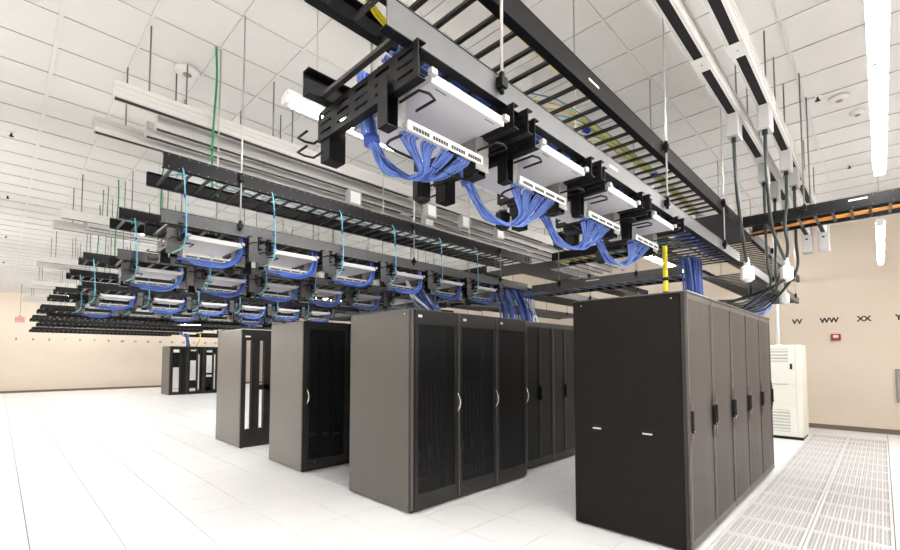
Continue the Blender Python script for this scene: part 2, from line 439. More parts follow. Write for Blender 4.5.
# row R1 : open centre columns that let the bright aisle behind through
t = thing('server_rack', 'open frame graphite rack with two bright slots, fourth row back', 'rack', (3.25, 8.74, 0))
MB().cbox(0, .03, .03, 1.33, .018, 2.27, .008).build('side_panel', 'rack_l', t)
MB().box(.745, .77, .03, .4, .018, 2.27).build('side_panel', 'inner', t)
tp = MB(); tp.box(.0, .77, .0, 1.33, 2.27, 2.282); tp.build('top_panel', 'gear_w', t)
fr = MB(); fr.box(0, .06, 0, .05, .018, 2.27); fr.box(.70, .77, 0, .05, .018, 2.27); fr.box(.06, .70, 0, .05, 2.06, 2.27); fr.box(.06, .70, 0, .05, .018, .36)
fr.box(.20, .345, .0, .10, .36, 2.06); fr.box(.06, .085, 0, .1, .36, 2.06); fr.box(.44, .70, 0, .1, .36, 2.06); fr.box(.345, .70, .0, .06, 1.10, 1.20)
fr.build('door_frame', 'frame', t)
MB().box(.06, .16, -.004, .001, 2.12, 2.15).build('badge', 'white', t)
lt = MB()
for q in range(52): lt.box(.085, .20, .02, .024, .37 + q * .0325, .374 + q * .0325)
for q in range(52): lt.box(.345, .44, .02, .024, .37 + q * .0325, .374 + q * .0325)
tag(lt.build('slot_lattice', 'gear', t), kind='stuff')
for fx in (.05, .70):
    for fy in (.06, 1.25): MB().disc(fx, fy, 0, .018, .018, 8).build('foot', 'black', t)
# far row
for k in range(3):
    x = 5.56 + k * .71
    t = thing('server_rack', 'distant open black rack with white equipment, %s of three by the far wall' % ['left one', 'middle one', 'right one'][k], 'rack', (x, 23.65, 0), 'open racks near the far wall')
    MB().box(0, .03, 0, 1.3, .0, 2.25).build('side_panel', 'rack_g' if k == 0 else 'frame', t)
    MB().box(.66, .69, 0, 1.3, 0, 2.25).build('side_panel', 'frame', t)
    MB().box(.03, .66, 1.2, 1.25, 0, 2.25).build('rear_panel', 'inner', t)
    MB().box(0, .69, 0, 1.3, 2.25, 2.27).build('top_panel', 'frame', t)
    fr = MB(); fr.box(.03, .12, 0, .04, 0, 2.25); fr.box(.44, .50, 0, .04, 0, 2.25); fr.box(.56, .60, 0, .04, 0, 2.25); fr.box(.12, .66, 0, .04, 0, .12); fr.box(.12, .66, 0, .04, 2.16, 2.25)
    fr.build('front_frame', 'frame', t)
    for a, b in (((.14, .28), (.42, 1.38), (1.95, 2.12)), ((.14, .30), (.66, 1.62), (2.02, 2.14)), ((.84, .95), (1.04, 1.85), (2.0, 2.12)))[k][:0] or [(q[0], q[1]) for q in (((.14, .28), (.30, 1.28), (1.98, 2.12)), ((.14, .28), (.66, 1.60), (2.05, 2.12)), ((.80, .90), (1.00, 1.85), (2.0, 2.10)))[k]]:
        MB().box(.16, .40, -.02, .03, a, b).build('equipment_front', 'gear_w', t)
    MB().box(.13, .43, .02, .3, .3, 2.0).build('equipment_bay', 'inner', t)
    if k: MB().box(.51, .555, .0, .05, .2, 1.9).build('cable_channel', 'gear_w', t)

# ------------------------------------------------------------------ cable trays
ROWS = [1.19, 4.23, 6.17, 9.21, 11.15, 14.19, 16.13, 19.17, 21.11, 24.15, 26.1]
TW = .61
UZ, LZ, UH, LH = 3.32, 2.85, .125, .115
XA, XE = .905, 11.6
CUX, CLX = (6.33, 6.90), (6.28, 6.85)     # the cross trays

NUTS = True
def rail_x(x0, x1, y, z, h, inward, nut=True):
    """C rail along x; flanges turn towards inward (+1/-1 in y)"""
    m = MB(); t_ = .005; f = .05
    ya, yb = (y, y + t_) if inward > 0 else (y - t_, y)
    m.box(x0, x1, ya, yb, z, z + h)
    fa, fb = (yb, y + f) if inward > 0 else (y - f, ya)
    m.box(x0, x1, fa, fb, z, z + t_, 2); m.box(x0, x1, fa, fb, z + h - t_, z + h, 2)
    yo = (y - .0015, y) if inward > 0 else (y, y + .0015)
    m.box(x0, x1, *yo, z + h - .006, z + h, 2)
    nut = nut and NUTS
    if nut:
        k = x0 + .04
        while k < x1 and k < x0 + 6:
            m.box(k - .003, k + .003, y - .002, y, z + .008, z + .013, 1); m.box(k - .003, k + .003, y - .002, y, z + h - .014, z + h - .009, 1)
            k += .0762
    return m
def rail_y(x, y0, y1, z, h, inward):
    m = MB(); t_ = .005; f = .05
    xa, xb = (x, x + t_) if inward > 0 else (x - t_, x)
    m.box(xa, xb, y0, y1, z, z + h)
    fa, fb = (xb, x + f) if inward > 0 else (x - f, xa)
    m.box(fa, fb, y0, y1, z, z + t_); m.box(fa, fb, y0, y1, z + h - t_, z + h)
    return m
rung_me = {}
def tray_row(r, x0, x1, y, z, h, level, seg, mats):
    lab = 'charcoal ladder tray, %s of the %s line, %s part' % (level, LINE[r], seg)
    t = thing('cable_tray', lab, 'cable tray', (x0, y, z), 'ladder trays over the rack rows')
    L = x1 - x0
    rail_x(0, L, 0, 0, h, 1).build('side_rail', [mats[0], 'bus_box', 'tray'], t)
    rail_x(0, L, TW, 0, h, -1, False).build('side_rail', [mats[1], 'galv', 'tray'], t)
    n = int(L / .1524); far = y > 10
    big = MB(); cnt = 0
    for k in range(n):
        xx = .075 + k * .1524
        if xx > L - .03: break
        if not far and x0 + xx < 9:
            if 'r' not in rung_me: rung_me['r'] = MB().box(-.0125, .0125, .005, TW - .005, .008, .024).mesh('rung', 'rung')
            link('rung', rung_me['r'], t, (xx, 0, 0))
        else:
            big.box(xx - .0125, xx + .0125, .005, TW - .005, .008, .024); cnt += 1
    if cnt: tag(big.build('rung_set', 'rung', t), kind='stuff')
    return t
for r, y in enumerate(ROWS):
    NUTS = r > 0
    if r == 0:
        tray_row(r, XA, 5.55, y, UZ, UH, 'upper level', 'left', ('tray', 'tray'))
        tray_row(r, 7.15, XE + .2, y, UZ, UH, 'upper level', 'right', ('tray', 'tray'))
        tray_row(r, XA, 6.24, y, LZ + .03, LH, 'lower level', 'left', ('tray_lit_grey', 'tray'))
        tray_row(r, 6.95, XE, y, LZ, LH, 'lower level', 'right', ('tray_lit_grey', 'tray'))
    else:
        m2 = 'tray_lit_grey' if r < 3 else 'tray'
        tray_row(r, XA, 6.1, y, UZ, UH, 'upper level', 'left', ('tray', 'tray'))
        tray_row(r, 7.91 if r == 1 else 7.15, XE, y, UZ, UH, 'upper level', 'right', ('tray', 'tray'))
        tray_row(r, XA, 6.2, y, LZ, LH, 'lower level', 'left', (m2, 'tray'))
        tray_row(r, 6.95, XE, y, LZ, LH, 'lower level', 'right', (m2, 'tray'))
# junction plates where the lines cross
def junction(r, x0, x1, y, z, label, c=.22):
    t = thing('tray_junction', label, 'junction plate', (x0, y, z), 'solid plates at the tray crossings')
    L = x1 - x0
    m = MB()
    c0 = .02 if r == 0 else c
    pts = [(0, 0), (CUX[0] - x0, -.0), (CUX[0] - x0, -c0), (CUX[1] - x0, -c0), (CUX[1] - x0, 0), (L, 0), (L, TW), (CUX[1] - x0, TW), (CUX[1] - x0, TW + c), (CUX[0] - x0, TW + c), (CUX[0] - x0, TW), (0, TW)]
    n = len(pts)
    m.add([(a, b, 0) for a, b in pts] + [(a, b, .004) for a, b in pts], [tuple(reversed(range(n))), tuple(range(n, 2 * n))] + [(i, (i + 1) % n, n + (i + 1) % n, n + i) for i in range(n)])
    m.build('plate', 'plate', t)
    for a, b, ya in ((0, CUX[0] - x0, .002), (CUX[1] - x0, L, .002), (0, CUX[0] - x0, TW - .006), (CUX[1] - x0, L, TW - .006)):
        MB().box(a, b, ya, ya + .004, .004, .125).build('side_rail', 'tray', t)
    for xx in (.04, .12): MB().box(xx, xx + .03, -.012, .0, .02, .10).build('splice_bolt_plate', 'black', t)
junction(0, 5.56, 7.14, ROWS[0], UZ, 'large navy black plate where the orange cable tray meets the nearest tray line')
for r in range(1, 6):
    junction(r, 6.11, 7.9 if r == 1 else 7.14, ROWS[r], UZ, 'navy black plate where the upper cross tray meets the %s tray line' % LINE[r], .38 if r == 1 else .22)
# cross trays along y
def cross(name_seg, y0, y1, xs, z, h, mats, level, rung_ind):
    t = thing('cable_tray', 'charcoal ladder cross tray, %s, %s' % (level, name_seg), 'cable tray', (xs[0], y0, z), 'cross trays linking the lines')
    L = y1 - y0; W = xs[1] - xs[0]
    a = rail_y(0, 0, L, 0, h, 1); k = .05
    while k < L and k < 6:
        for zz in (.01, h - .018): a.box(-.002, 0, k - .003, k + .003, zz, zz + .006, 1)
        k += .1524
    a.build('side_rail', [mats[0], 'galv'], t)
    rail_y(W, 0, L, 0, h, -1).build('side_rail', mats[1], t)
    me = MB().box(.005, W - .005, -.0125, .0125, .008, .024).mesh('rung', 'rung')
    for k in range(int(L / .1524)): link('rung', me, t, (0, .07 + k * .1524, 0))
    return t
cross('crossing the vented aisle to the right, carrying orange cable', -4.0, 1.165, CUX, UZ, UH, ('tray', 'tray'), 'upper level', 1)
cross('between the nearest and second lines', 2.03, 3.84, CUX, UZ, UH, ('tray', 'tray'), 'upper level', 1)
cross('between the second and third lines', 5.23, 5.94, CUX, UZ, UH, ('tray', 'tray'), 'upper level', 1)
cross('between the third and fourth lines', 7.01, 8.98, CUX, UZ, UH, ('tray', 'tray'), 'upper level', 1)
cross('between the fourth and fifth lines', 10.05, 10.92, CUX, UZ, UH, ('tray', 'tray'), 'upper level', 1)
cross('behind the black rack row', 1.84, 4.20, CLX, 2.82, .125, ('tray_lit_grey', 'tray'), 'lower level', 1)
cross('from the second line to the third', 4.87, 6.15, CLX, 2.82, .125, ('tray_lit_grey', 'tray'), 'lower level', 1)
cross('from the third line back', 6.80, 11.1, CLX, 2.82, .125, ('tray_lit_grey', 'tray'), 'lower level', 1)

# white label strips stuck on rails
def sticker(b, label):
    o = MB().box(*b).build('label_sticker', 'white'); tag(o, label, 'label')
sticker((2.66, 2.78, 1.1885, 1.1897, 2.93, 2.945), 'small white sticker on the nearest lower grey rail')
sticker((2.40, 2.53, 1.1885, 1.1897, 3.375, 3.388), 'small white sticker on the nearest upper dark rail')
sticker((6.2788, 6.2798, 3.0, 3.22, 2.895, 2.91), 'small white sticker on the lower cross tray rail')
sticker((6.3288, 6.3298, .05, .20, 3.40, 3.415), 'long white sticker on the orange cable tray rail')

# threaded rods with clamps
def rod(x, y, z0, label, dark=False, clamps=(), side=-1, group=None):
    t = thing('hanger_rod', label, 'rod', (x, y, z0), group)
    MB().tube([(0, 0, 0), (0, 0, CZ - z0 - .006)], .0075, 6).build('threaded_rod', 'rod_dark' if dark else 'rod', t)
    for z in clamps:
        m = MB(); m.box(-.02, .02, -.018, .018, z - z0 - .02, z - z0 + .025); m.tube([(0, 0, z - z0 - .045), (0, 0, z - z0 - .02)], .012, 6)
        m.tube([(0, 0, z - z0 + .02), (0, 0, z - z0 + .05)], .014, 6)
        m.build('clamp', 'tray', t)
XR = [1.525, 3.65, 5.43, 8.4, 10.9]
for r, y in enumerate(ROWS):
    for k, x in enumerate(XR):
        if r > 6 and k == 2: continue
        rod(x, y - .022, LZ + .06, 'steel hanger rod on the front rail of the %s tray line, %s from the left' % (LINE[r], ORD[k]), r >= 2, (LZ + .09, UZ + .07), group='front hanger rods of the tray lines')
        rod(x - (.24 if r == 0 else 0), y + TW + .022, LZ + .06, 'steel hanger rod on the rear rail of the %s tray line, %s from the left' % (LINE[r], ORD[k]), r >= 2, (LZ + .06, UZ + .07), group='rear hanger rods of the tray lines')
for k, (x, y, z) in enumerate([(6.30, .565, 3.37), (6.93, .565, 3.37), (6.30, 2.45, 2.88), (6.26, 3.67, 2.88), (6.262, 7.3, 2.84), (6.262, 8.9, 2.84)]):
    rod(x - .02 if k in (0, 2) else x, y, z, ['pale hanger rod on the near rail of the orange cable tray', 'pale hanger rod on the far rail of the orange cable tray', 'steel hanger rod with clamp on the lower cross tray, right one', 'steel hanger rod with clamp on the lower cross tray, left one', 'hanger rod of the rearmost lower cross tray, nearer one', 'hanger rod of the rearmost lower cross tray, farther one'][k], k < 2, (z + .03,))

# ------------------------------------------------------------------ patch frames hung under the lower trays
def slotted(x, y0, y1, z0, z1, n):
    """YZ plate with two rows of slots and turned edges"""
    m = MB(); t_ = .004; H = z1 - z0; nr = 3 if H > .12 else 2; sh = .013
    cs = [z0 + H * (k + .75) / (nr + .5) for k in range(nr)]
    edges = [z0] + [v for c in cs for v in (c - sh / 2, c + sh / 2)] + [z1]
    for k in range(0, len(edges), 2): m.box(x, x + t_, y0, y1, edges[k], edges[k + 1])
    for c in cs:
        for k in range(n + 1):
            yc = y0 + (y1 - y0) * k / n; hw = .026
            m.box(x, x + t_, max(y0, yc - hw), min(y1, yc + hw), c - sh / 2, c + sh / 2)
    m.box(x, x + .04, y0, y1, z1 - t_, z1); m.box(x, x + .04, y0, y1, z0 - t_, z0)
    return m
def channel(x0, x1, y0, y1, z0, z1, open_side):
    """vertical cable duct: three thin walls and a bottom lip"""
    m = MB(); t_ = .004
    m.box(x0, x0 + t_, y0, y1, z0, z1); m.box(x1 - t_, x1, y0, y1, z0, z1)
    if open_side < 0: m.box(x0, x1, y1 - t_, y1, z0, z1)
    else: m.box(x0, x1, y0, y0 + t_, z0, z1)
    m.box(x0, x1, y0, y1, z0, z0 + t_)
    return m
def ring(x0, x1, y0, y1, z, dz=0):
    pts = [(x0, y0 if y0 > y1 else y0, z), (x0, y1, z - dz), (x1, y1, z - dz), (x1, y0, z)]
    return MB().tube([(x0, y0, z), (x0, y1, z - dz), ((x0 + x1) / 2, y1 + (y1 - y0) * .12, z - dz), (x1, y1, z - dz), (x1, y0, z)], .006, 5)

def patch_frame(near=True):
    t = thing('patch_frame', 'x', 'patch frame', (0, 0, 0))
    # coordinates: x from the chassis' left edge, y from the tray's front rail, z absolute
    slotted(-.085, -.025, .69, 2.705, 2.845, 5).build('slotted_arm', 'tray', t)
    slotted(-.03, .03, .62, 2.765, 2.845, 5).build('slotted_arm', 'tray', t)
    slotted(.49, -.03, .66, 2.735, 2.845, 5).build('slotted_arm', 'tray', t)
    slotted(.575, -.05, .64, 2.735, 2.845, 5).build('slotted_arm', 'tray', t)
    channel(-.105, -.05, .13, .19, 2.575, 2.76, -1).build('cable_channel', 'tray', t)
    channel(.455, .53, .17, .25, 2.56, 2.77, -1).build('cable_channel', 'black', t)
    channel(-.075, .01, .60, .68, 2.60, 2.80, 1).build('cable_channel', 'tray', t)
    MB().cbox(.50, .60, .62, .70, 2.565, 2.70, .02).build('cable_manager', 'black', t)
    if not near:
        MB().box(-.16, -.06, .02, .024, 2.58, 2.80).build('side_plate', 'tray_lit_grey', t)
        MB().box(.485, .565, -.058, -.054, 2.60, 2.83).build('side_plate', 'tray_lit_grey', t)
        ring(-.14, -.06, .02, -.08, 2.70).build('cable_ring', 'black', t)
        ring(.49, .57, -.058, -.14, 2.76).build('cable_ring', 'black', t)
    m = MB(); m.box(-.052, -.008, .132, .136, 2.585, 2.76); m.box(-.012, -.008, .136, .25, 2.63, 2.76)
    m.build('side_plate', 'galv', t)
    m = MB(); m.box(.435, .53, .150, .154, 2.575, 2.74); m.box(.435, .439, .154, .25, 2.62, 2.74)
    m.build('side_plate', 'galv', t)
    ring(-.04, .045, .132, .02, 2.685).build('cable_ring', 'black', t)
    ring(.45, .53, .15, .04, 2.665).build('cable_ring', 'black', t)
    for z in (2.72, 2.65):
        ring(-.155, -.075, .66, .75, z).build('cable_ring', 'black', t)
    ch = MB(); ch.box(0, .44, -.0, .52, 2.724, 2.758)
    co = ch.build('chassis', 'chassis', t)
    f = MB(); f.cbox(-.005, .445, -.012, -.0, 2.720, 2.762, .003); f.build('front_cover', 'strip', co)
    f = MB()
    for xx in (-.02, .43): f.box(xx, xx + .03, -.030, -.008, 2.742, 2.766)
    f.build('latch', 'bus_box', co)
    f = MB()
    for xx in (.04, .34): f.box(xx, xx + .06, .012, .015, 2.7225, 2.7245)
    f.build('slot_mark', 'black', co)
    pp = MB(); pp.cbox(-.015, .445, .112, .120, 2.580, 2.622, .002); pp.box(-.015, .445, .120, .15, 2.600, 2.604)
    po = pp.build('patch_panel', 'strip', t)
    pt = MB()
    for gq in range(4):
        for q in range(6):
            xx = .012 + gq * .109 + q * .0152
            pt.box(xx, xx + .012, .1105, .1125, 2.587, 2.603)
    tag(pt.build('port_row', 'port', po), kind='stuff')
    pl = MB()
    for gq in range(4): pl.box(.012 + gq * .109, .099 + gq * .109, .1105, .1122, 2.609, 2.616)
    tag(pl.build('port_label_strip', 'gear_w', po), kind='stuff')
    MB().tube(spline([(-.02, .14, 2.565), (-.045, .20, 2.545), (.02, .225, 2.54), (.40, .225, 2.54), (.46, .20, 2.545), (.44, .14, 2.565)], 4), .006, 5).build('lacing_bar', 'black', t)
    return t
proto = patch_frame(); kids(proto); proto_far = patch_frame(False); kids(proto_far)
BP = .755; BX = 1.11
def bays(r):
    return {0: 4, 1: 6, 2: 6, 3: 6, 4: 6}.get(r, 0)
first = {proto: True, proto_far: True}
for r in range(6):
    for k in range(bays(r)):
        pr = proto if r == 0 else proto_far
        o = pr if first[pr] else copy_tree(pr)
        first[pr] = False
        o.location = (BX + k * BP + {2: .0, 3: .05, 4: .07}.get(r, 0), ROWS[r], .04 if r == 0 else .02)
        o['label'] = 'hanging patch frame under the %s tray line, %s from the left' % (LINE[r], ORD[k])
        o['group'] = 'patch frames hung below the trays'

# ------------------------------------------------------------------ cables
def bundle(name, label, paths, rad, mats, ties=(), cat='cable bundle', group=None, n=5, tr=.03, tie_mat='tie'):
    t = thing(name, label, cat, paths[0][0], group)
    o0 = Vector(paths[0][0])
    ms = mats if isinstance(mats, (list, tuple)) else [mats]
    m = MB()
    for i, p in enumerate(paths):
        m.tube([Vector(q) - o0 for q in spline(p, 5)], rad, n, i % len(ms))
    m.build('strand_set', ms, t)
    t.children[0]['kind'] = 'stuff'
    for p, d in ties:
        p = Vector(p) - o0; d = Vector(d).normalized() * .018
        MB().tube([p - d, p + d], tr, 10).build('cable_tie', tie_mat, t)
    return t
def jit(p, s): return tuple(c + random.uniform(-s, s) for c in p)
def disk(s):
    a = random.uniform(0, 6.283); rr = s * math.sqrt(random.random()); return rr * math.cos(a), rr * math.sin(a)

# looms of the nearest line
for k in range(4):
    x0 = BX + k * BP; y0 = ROWS[0]; P = []
    nst = [46, 42, 36, 30][k]
    zb = -.01 if k == 0 else -.06
    for q in range(nst):
        u = q / (nst - 1); xp = x0 + .01 + .42 * (int(u * 3.999) * .25 + .19 * ((u * 3.999) % 1))
        dx, dy = disk(.030); ex, ey = disk(.028); sh = -.13 if k else 0
        sx = .13 + .10 * u
        path = [(x0 - .015 + sh + dx, y0 + .42 + dy, 2.98), (x0 - .01 + sh + dx, y0 + .40 + dy, 2.80 ), (x0 + .0 + sh + dx, y0 + .375 + dy, 2.67),
                (x0 + .07 + sh * .6 + ex, y0 + .34 + ey, 2.565 + ex * .6 + zb), (x0 + sx + ex, y0 + .31 + ey, 2.535 + ey * .5 + .02 * u + zb)]
        xm = max(x0 + sx + .03, (xp * 1.2 + x0 + sx) / 2.2)
        path += [(xm, y0 + .245 + .3 * ey, 2.555 + .012 * u + random.uniform(-.004, .004) + zb * .4), (xp + random.uniform(-.006, .006), y0 + .19, 2.625), (xp, y0 + .165, 2.64)]
        P.append(path)
    bundle('cable_loom', 'blue network cable loom looping under the %s patch frame of the nearest tray line' % ORD[k], P, .0042, ['blue2', 'blue', 'blue2'],
           [((x0 + .0 + sh, y0 + .375, 2.67), (.15, -.1, -1)), ((x0 - .008 + sh, y0 + .405, 2.80), (0, -.1, -1))], group='blue looms of the nearest line', tr=.036)
# looms of the second line (and farther lines): they drop at the right and swing left
for r in range(1, 6):
    for k in range(bays(r)):
        if r > 1 and k % 2 == 1 and r > 3: continue
        x0 = BX + k * BP + {2: .0, 3: .05, 4: .07}.get(r, 0); y0 = ROWS[r]; P = []
        nst = [0, 26, 16, 12, 10, 8][r]
        for q in range(nst):
            u = q / (nst - 1); dx, dy = disk(.028)
            xp = x0 + .02 + .40 * u
            P.append([(x0 + .47 + dx, y0 + .10 + dy, 2.86), (x0 + .465 + dx, y0 + .07 + dy, 2.74), (x0 + .40 + dx, y0 + .03 + dy, 2.62 + dy * .5),
                      (x0 + .27 + dx, y0 + .02 + dy, 2.555 + dy), (x0 + .12 - .1 * u + dx, y0 + .03 + dy, 2.56 + dy), (x0 - .05 + .3 * u, y0 + .10, 2.575), (xp - .05, y0 + .13, 2.60)])
        bundle('cable_loom', 'blue cable loom swinging under the %s patch frame of the %s tray line' % (ORD[k], LINE[r]), P, [0, .0055, .0075, .009, .0105, .012][r], ['blue', 'blue2'], group='blue looms of the farther lines', n=4)

# aqua fibres dropping from the upper trays
for r in range(1, 5):
    for k in range(bays(r)):
        x0 = BX + k * BP; y0 = ROWS[r] - .03; rr = .006 if r < 2 else .008
        xs = x0 - .05 + random.uniform(-.02, .04)
        p = [[(xs + .02, y0 + .35, UZ + .04), (xs - .0, y0 + .12, UZ + .05), (xs - .01, y0 - .004, UZ - .02), (xs + .01, y0 - .01, 3.05), (xs + .02, y0 - .012, 2.78), (xs + .0, y0 + .005, 2.66), (xs - .07, y0 + .03, 2.60)]]
        tb = [((xs + .004, y0 - .009, z), (0, 0, 1)) for z in (3.22, 3.10, 2.92, 2.80)]
        bundle('fibre_drop', 'aqua fibre drop with blue ties above the %s patch frame of the %s tray line' % (ORD[k], LINE[r]), p, rr, ['cyan'], tb, 'cable', 'aqua fibre drops', 5, rr + .003)
        q = [[(xs - .04 + .08 * i, y0 + .1 + random.uniform(0, .3), UZ + .04), (xs + .12, y0 + .25 + random.uniform(-.1, .1), UZ + .05), (xs + .40, y0 + .12 + random.uniform(0, .2), UZ + .035), (xs + .70, y0 + .3, UZ + .04)] for i in range(2)]
        bundle('fibre_run', 'aqua fibres lying in the upper tray before the %s drop of the %s tray line' % (ORD[k], LINE[r]), q, rr, ['cyan'], (), 'cable', 'aqua fibres in the trays', 5)

# contents of the nearest trays
def run(label, x0, x1, y, z, n, spread, rad, mats, name='cable_run', zs=.02, cat='cable bundle', step=.5, wob=.02):
    P = []
    for q in range(n):
        dy = random.uniform(-spread, spread); dz = random.uniform(0, zs); p = []; x = x0
        while x < x1 + step * .5:
            p.append((min(x, x1), y + dy + random.uniform(-wob, wob), z + dz)); x += step
        P.append(p)
    return bundle(name, label, P, rad, mats, (), cat, None, 5)
y0 = ROWS[0]
run('thick blue cable run lying in the nearest lower tray', 1.05, 6.2, y0 + .15, LZ + .058, 26, .075, .009, ['blue', 'blue2', 'blue'], zs=.03, wob=.035)
run('yellow and aqua cables beside the front rail of the nearest lower tray', 1.0, 6.0, y0 + .07, LZ + .055, 3, .012, .005, ['yellow', 'cyan'], wob=.02)
run('yellow cable run hugging the front rail of the nearest upper tray', 1.3, 5.9, y0 + .065, UZ + .032, 5, .022, .007, ['yellow'], wob=.006)
P = []
for q in range(8):
    b0 = y0 + .5 - .03 * q
    xx = 1.75 + .12 * q
    P.append([(xx, y0 + .58, UZ + .03), (xx + .25, y0 + .50 + .02 * q, UZ + .04), (xx + .55, y0 + .30, UZ + .05), (xx + .9, y0 + .20 + .01 * q, UZ + .035), (4.0, y0 + .17 + .008 * q, UZ + .03), (5.6, y0 + .22 + .01 * q, UZ + .03)])
bundle('cable_run', 'yellow and aqua patch cords crossing the nearest upper tray', P, .005, ['cyan', 'yellow', 'yellow'], [((4.0, y0 + .2, UZ + .035), (1, 0, 0)), ((2.9, y0 + .27, UZ + .04), (1, -.2, 0))], group=None, tr=.028)
P = []
for q in range(7):
    d = random.uniform(-.012, .012); e = random.uniform(0, .02)
    P.append([(.93, y0 + .25 + d, UZ + .05 + e), (1.0, y0 + .34 + d, UZ + .03 + e), (1.12, y0 + .43 + d, UZ + .03 + e), (1.3, y0 + .50 + d, UZ + .03 + e), (1.8, y0 + .56 + d * .5, UZ + .03 + e)])
bundle('cable_run', 'yellow cable bundle curving into the left end of the nearest upper tray', P, .006, ['yellow'], (), group=None)
for q, (xx, zz) in enumerate([(1.9, .0), (2.55, 0), (3.3, 0)]):
    run('blue cords looped over the rungs near the %s patch frame of the nearest lower tray' % ORD[q + 1], xx, xx + .5, y0 + .16, LZ + .055, 12, .05, .007, ['blue2', 'blue', 'cyan'], zs=.04, wob=.03, step=.12)
# orange fibres in the cross tray
P = []
for q in range(12):
    dx = random.uniform(.0, .09)
    P.append([(6.66 + dx, -4.0, UZ + .035), (6.68 + dx + random.uniform(-.01, .01), -2.0, UZ + .04), (6.68 + dx + random.uniform(-.02, .02), -.6, UZ + .04), (6.70 + dx, .3, UZ + .035), (6.74 + dx * .6, .8, UZ + .03), (6.9, 1.25, UZ + .03)])
bundle('cable_run', 'orange fibre bundle lying in the upper cross tray at right', P, .011, ['orange'], (), group=None)
P = [[(6.62 + random.uniform(-.1, .1), 2.0, UZ + .035), (6.62 + random.uniform(-.1, .1), 3.0, UZ + .04), (6.62 + random.uniform(-.1, .1), 4.2, UZ + .035), (6.62, 5.2, UZ + .035)] for q in range(12)]
bundle('cable_run', 'yellow cables lying in the upper cross tray behind the black rack row', P, .011, ['yellow', 'yellow', 'cyan'], (), group=None)
P = [[(6.55 + random.uniform(-.2, .2), 1.9, 2.857), (6.55 + random.uniform(-.22, .22), 2.8, 2.86), (6.55 + random.uniform(-.22, .22), 3.8, 2.86), (6.55 + random.uniform(-.2, .2), 5.0, 2.86)] for q in range(44)]
bundle('cable_run', 'blue cables filling the lower cross tray behind the black rack row', P, .011, ['blue', 'blue2', 'blue'], (), group=None)
# drops to the racks
P = []
for q in range(60):
    u = random.random(); v = random.uniform(-.12, .12); s_ = random.uniform(-.025, .025)
    P.append([(5.62 + .50 * u, 4.44 + v, 2.90), (5.64 + .52 * u, 4.40 + v, 2.80), (5.74 + .58 * u + s_, 4.38 + v, 2.55), (5.78 + .64 * u + s_, 4.38 + v, 2.31)])
bundle('cable_drop', 'wide curtain of blue cables dropping onto the nearer split door rack', P, .010, ['blue2', 'blue', 'blue2'], (), group=None)
P = []
for q in range(30):
    u = random.random(); v = random.uniform(-.06, .06); s_ = random.uniform(-.02, .02)
    P.append([(5.55 + .40 * u, 1.60 + v, 2.93), (5.57 + .36 * u, 1.59 + v, 2.80), (5.60 + .30 * u + s_, 1.58 + v, 2.6), (5.62 + .30 * u + s_, 1.58 + v, 2.33)])
bundle('cable_drop', 'blue cable bundle dropping from the tray onto the second black rack', P, .010, ['blue2', 'blue'], (), group=None)
bundle('cable_drop', 'yellow cable with dark ties dropping onto the nearest black rack', [[(4.88, 1.6, 2.90), (4.88, 1.6, 2.7), (4.885, 1.6, 2.5), (4.88, 1.6, 2.33)]], .026, ['yellow'], [((4.885, 1.6, 2.55), (0, 0, 1)), ((4.882, 1.6, 2.40), (0, 0, 1))], group=None, n=8, tr=.029, tie_mat='black')
P = [[(6.2 + random.uniform(-.3, .3), 23.9, 2.9), (6.35 + random.uniform(-.06, .06), 23.9, 2.6), (6.4 + random.uniform(-.1, .1), 23.95, 2.27)] for q in range(12)]
bundle('cable_drop', 'small blue cable drop onto the distant open racks', P, .022, ['blue', 'blue2'], (), group=None)
bundle('cable_drop', 'small yellow cable drop onto the distant open racks', [[(6.9, 23.9, 2.9), (6.88, 23.9, 2.6), (6.75, 23.95, 2.27)]], .03, ['yellow'], (), group=None)
P = []
for q in range(26):
    u = random.random()
    P.append([(8.6 + 1.4 * u, 1.4 + random.uniform(-.1, .2), 2.86), (8.3 + 1.2 * u, 1.35 + random.uniform(-.05, .2), 2.66 + random.uniform(-.04, .04)), (7.9 + 1.2 * u, 1.42 + random.uniform(-.1, .2), 2.48 + random.uniform(-.05, .05)), (7.3 + .9 * u, 1.6 + random.uniform(-.1, .1), 2.345)])
bundle('cable_drop', 'loose blue cables sagging onto the last two black racks', P, .010, ['blue2', 'blue'], (), group=None)
# loose looms hanging behind the graphite racks
P = []
for q in range(24):
    u = random.random()
    P.append([(3.7 + .3 * u, 4.5, 2.86), (3.75 + .35 * u, 4.4, 2.5 + .1 * random.random()), (3.95 + .35 * u, 4.35 + .1 * random.random(), 2.36 + .1 * random.random()), (4.3, 4.5, 2.30 + .3 * u)])
bundle('cable_drop', 'blue loom with white labels sagging above the nearest lever handle rack', P, .009, ['blue2', 'blue', 'white'], (), group=None)
P = []
for q in range(22):
    u = random.random()
    P.append([(6.75 + .35 * u, 4.7, 2.83), (6.75 + .4 * u, 4.7, 2.6), (6.75 + .42 * u + random.uniform(-.08, .08), 4.65, 2.45), (6.7 + .45 * u, 4.6, 2.32)])
bundle('cable_drop', 'pale tangle of white and blue cables over the farther split door rack', P, .010, ['conn', 'blue2', 'conn'], (), group=None)

# green ground wires
for r, x in ((1, 1.48), (2, 1.46), (3, 1.42), (4, 1.40)):
    y = ROWS[r] + TW + .02
    bundle('ground_wire', 'green ground wire hanging from the ceiling to the %s tray line' % LINE[r], [[(x, y, CZ - .006), (x + .012, y, CZ - .35), (x - .005, y, 4.2), (x - .015, y, 3.8), (x + .0, y, 3.46), (x + .02, y - .1, 3.36)]], .011, ['green'], (), 'wire', 'green ground wires', 6)

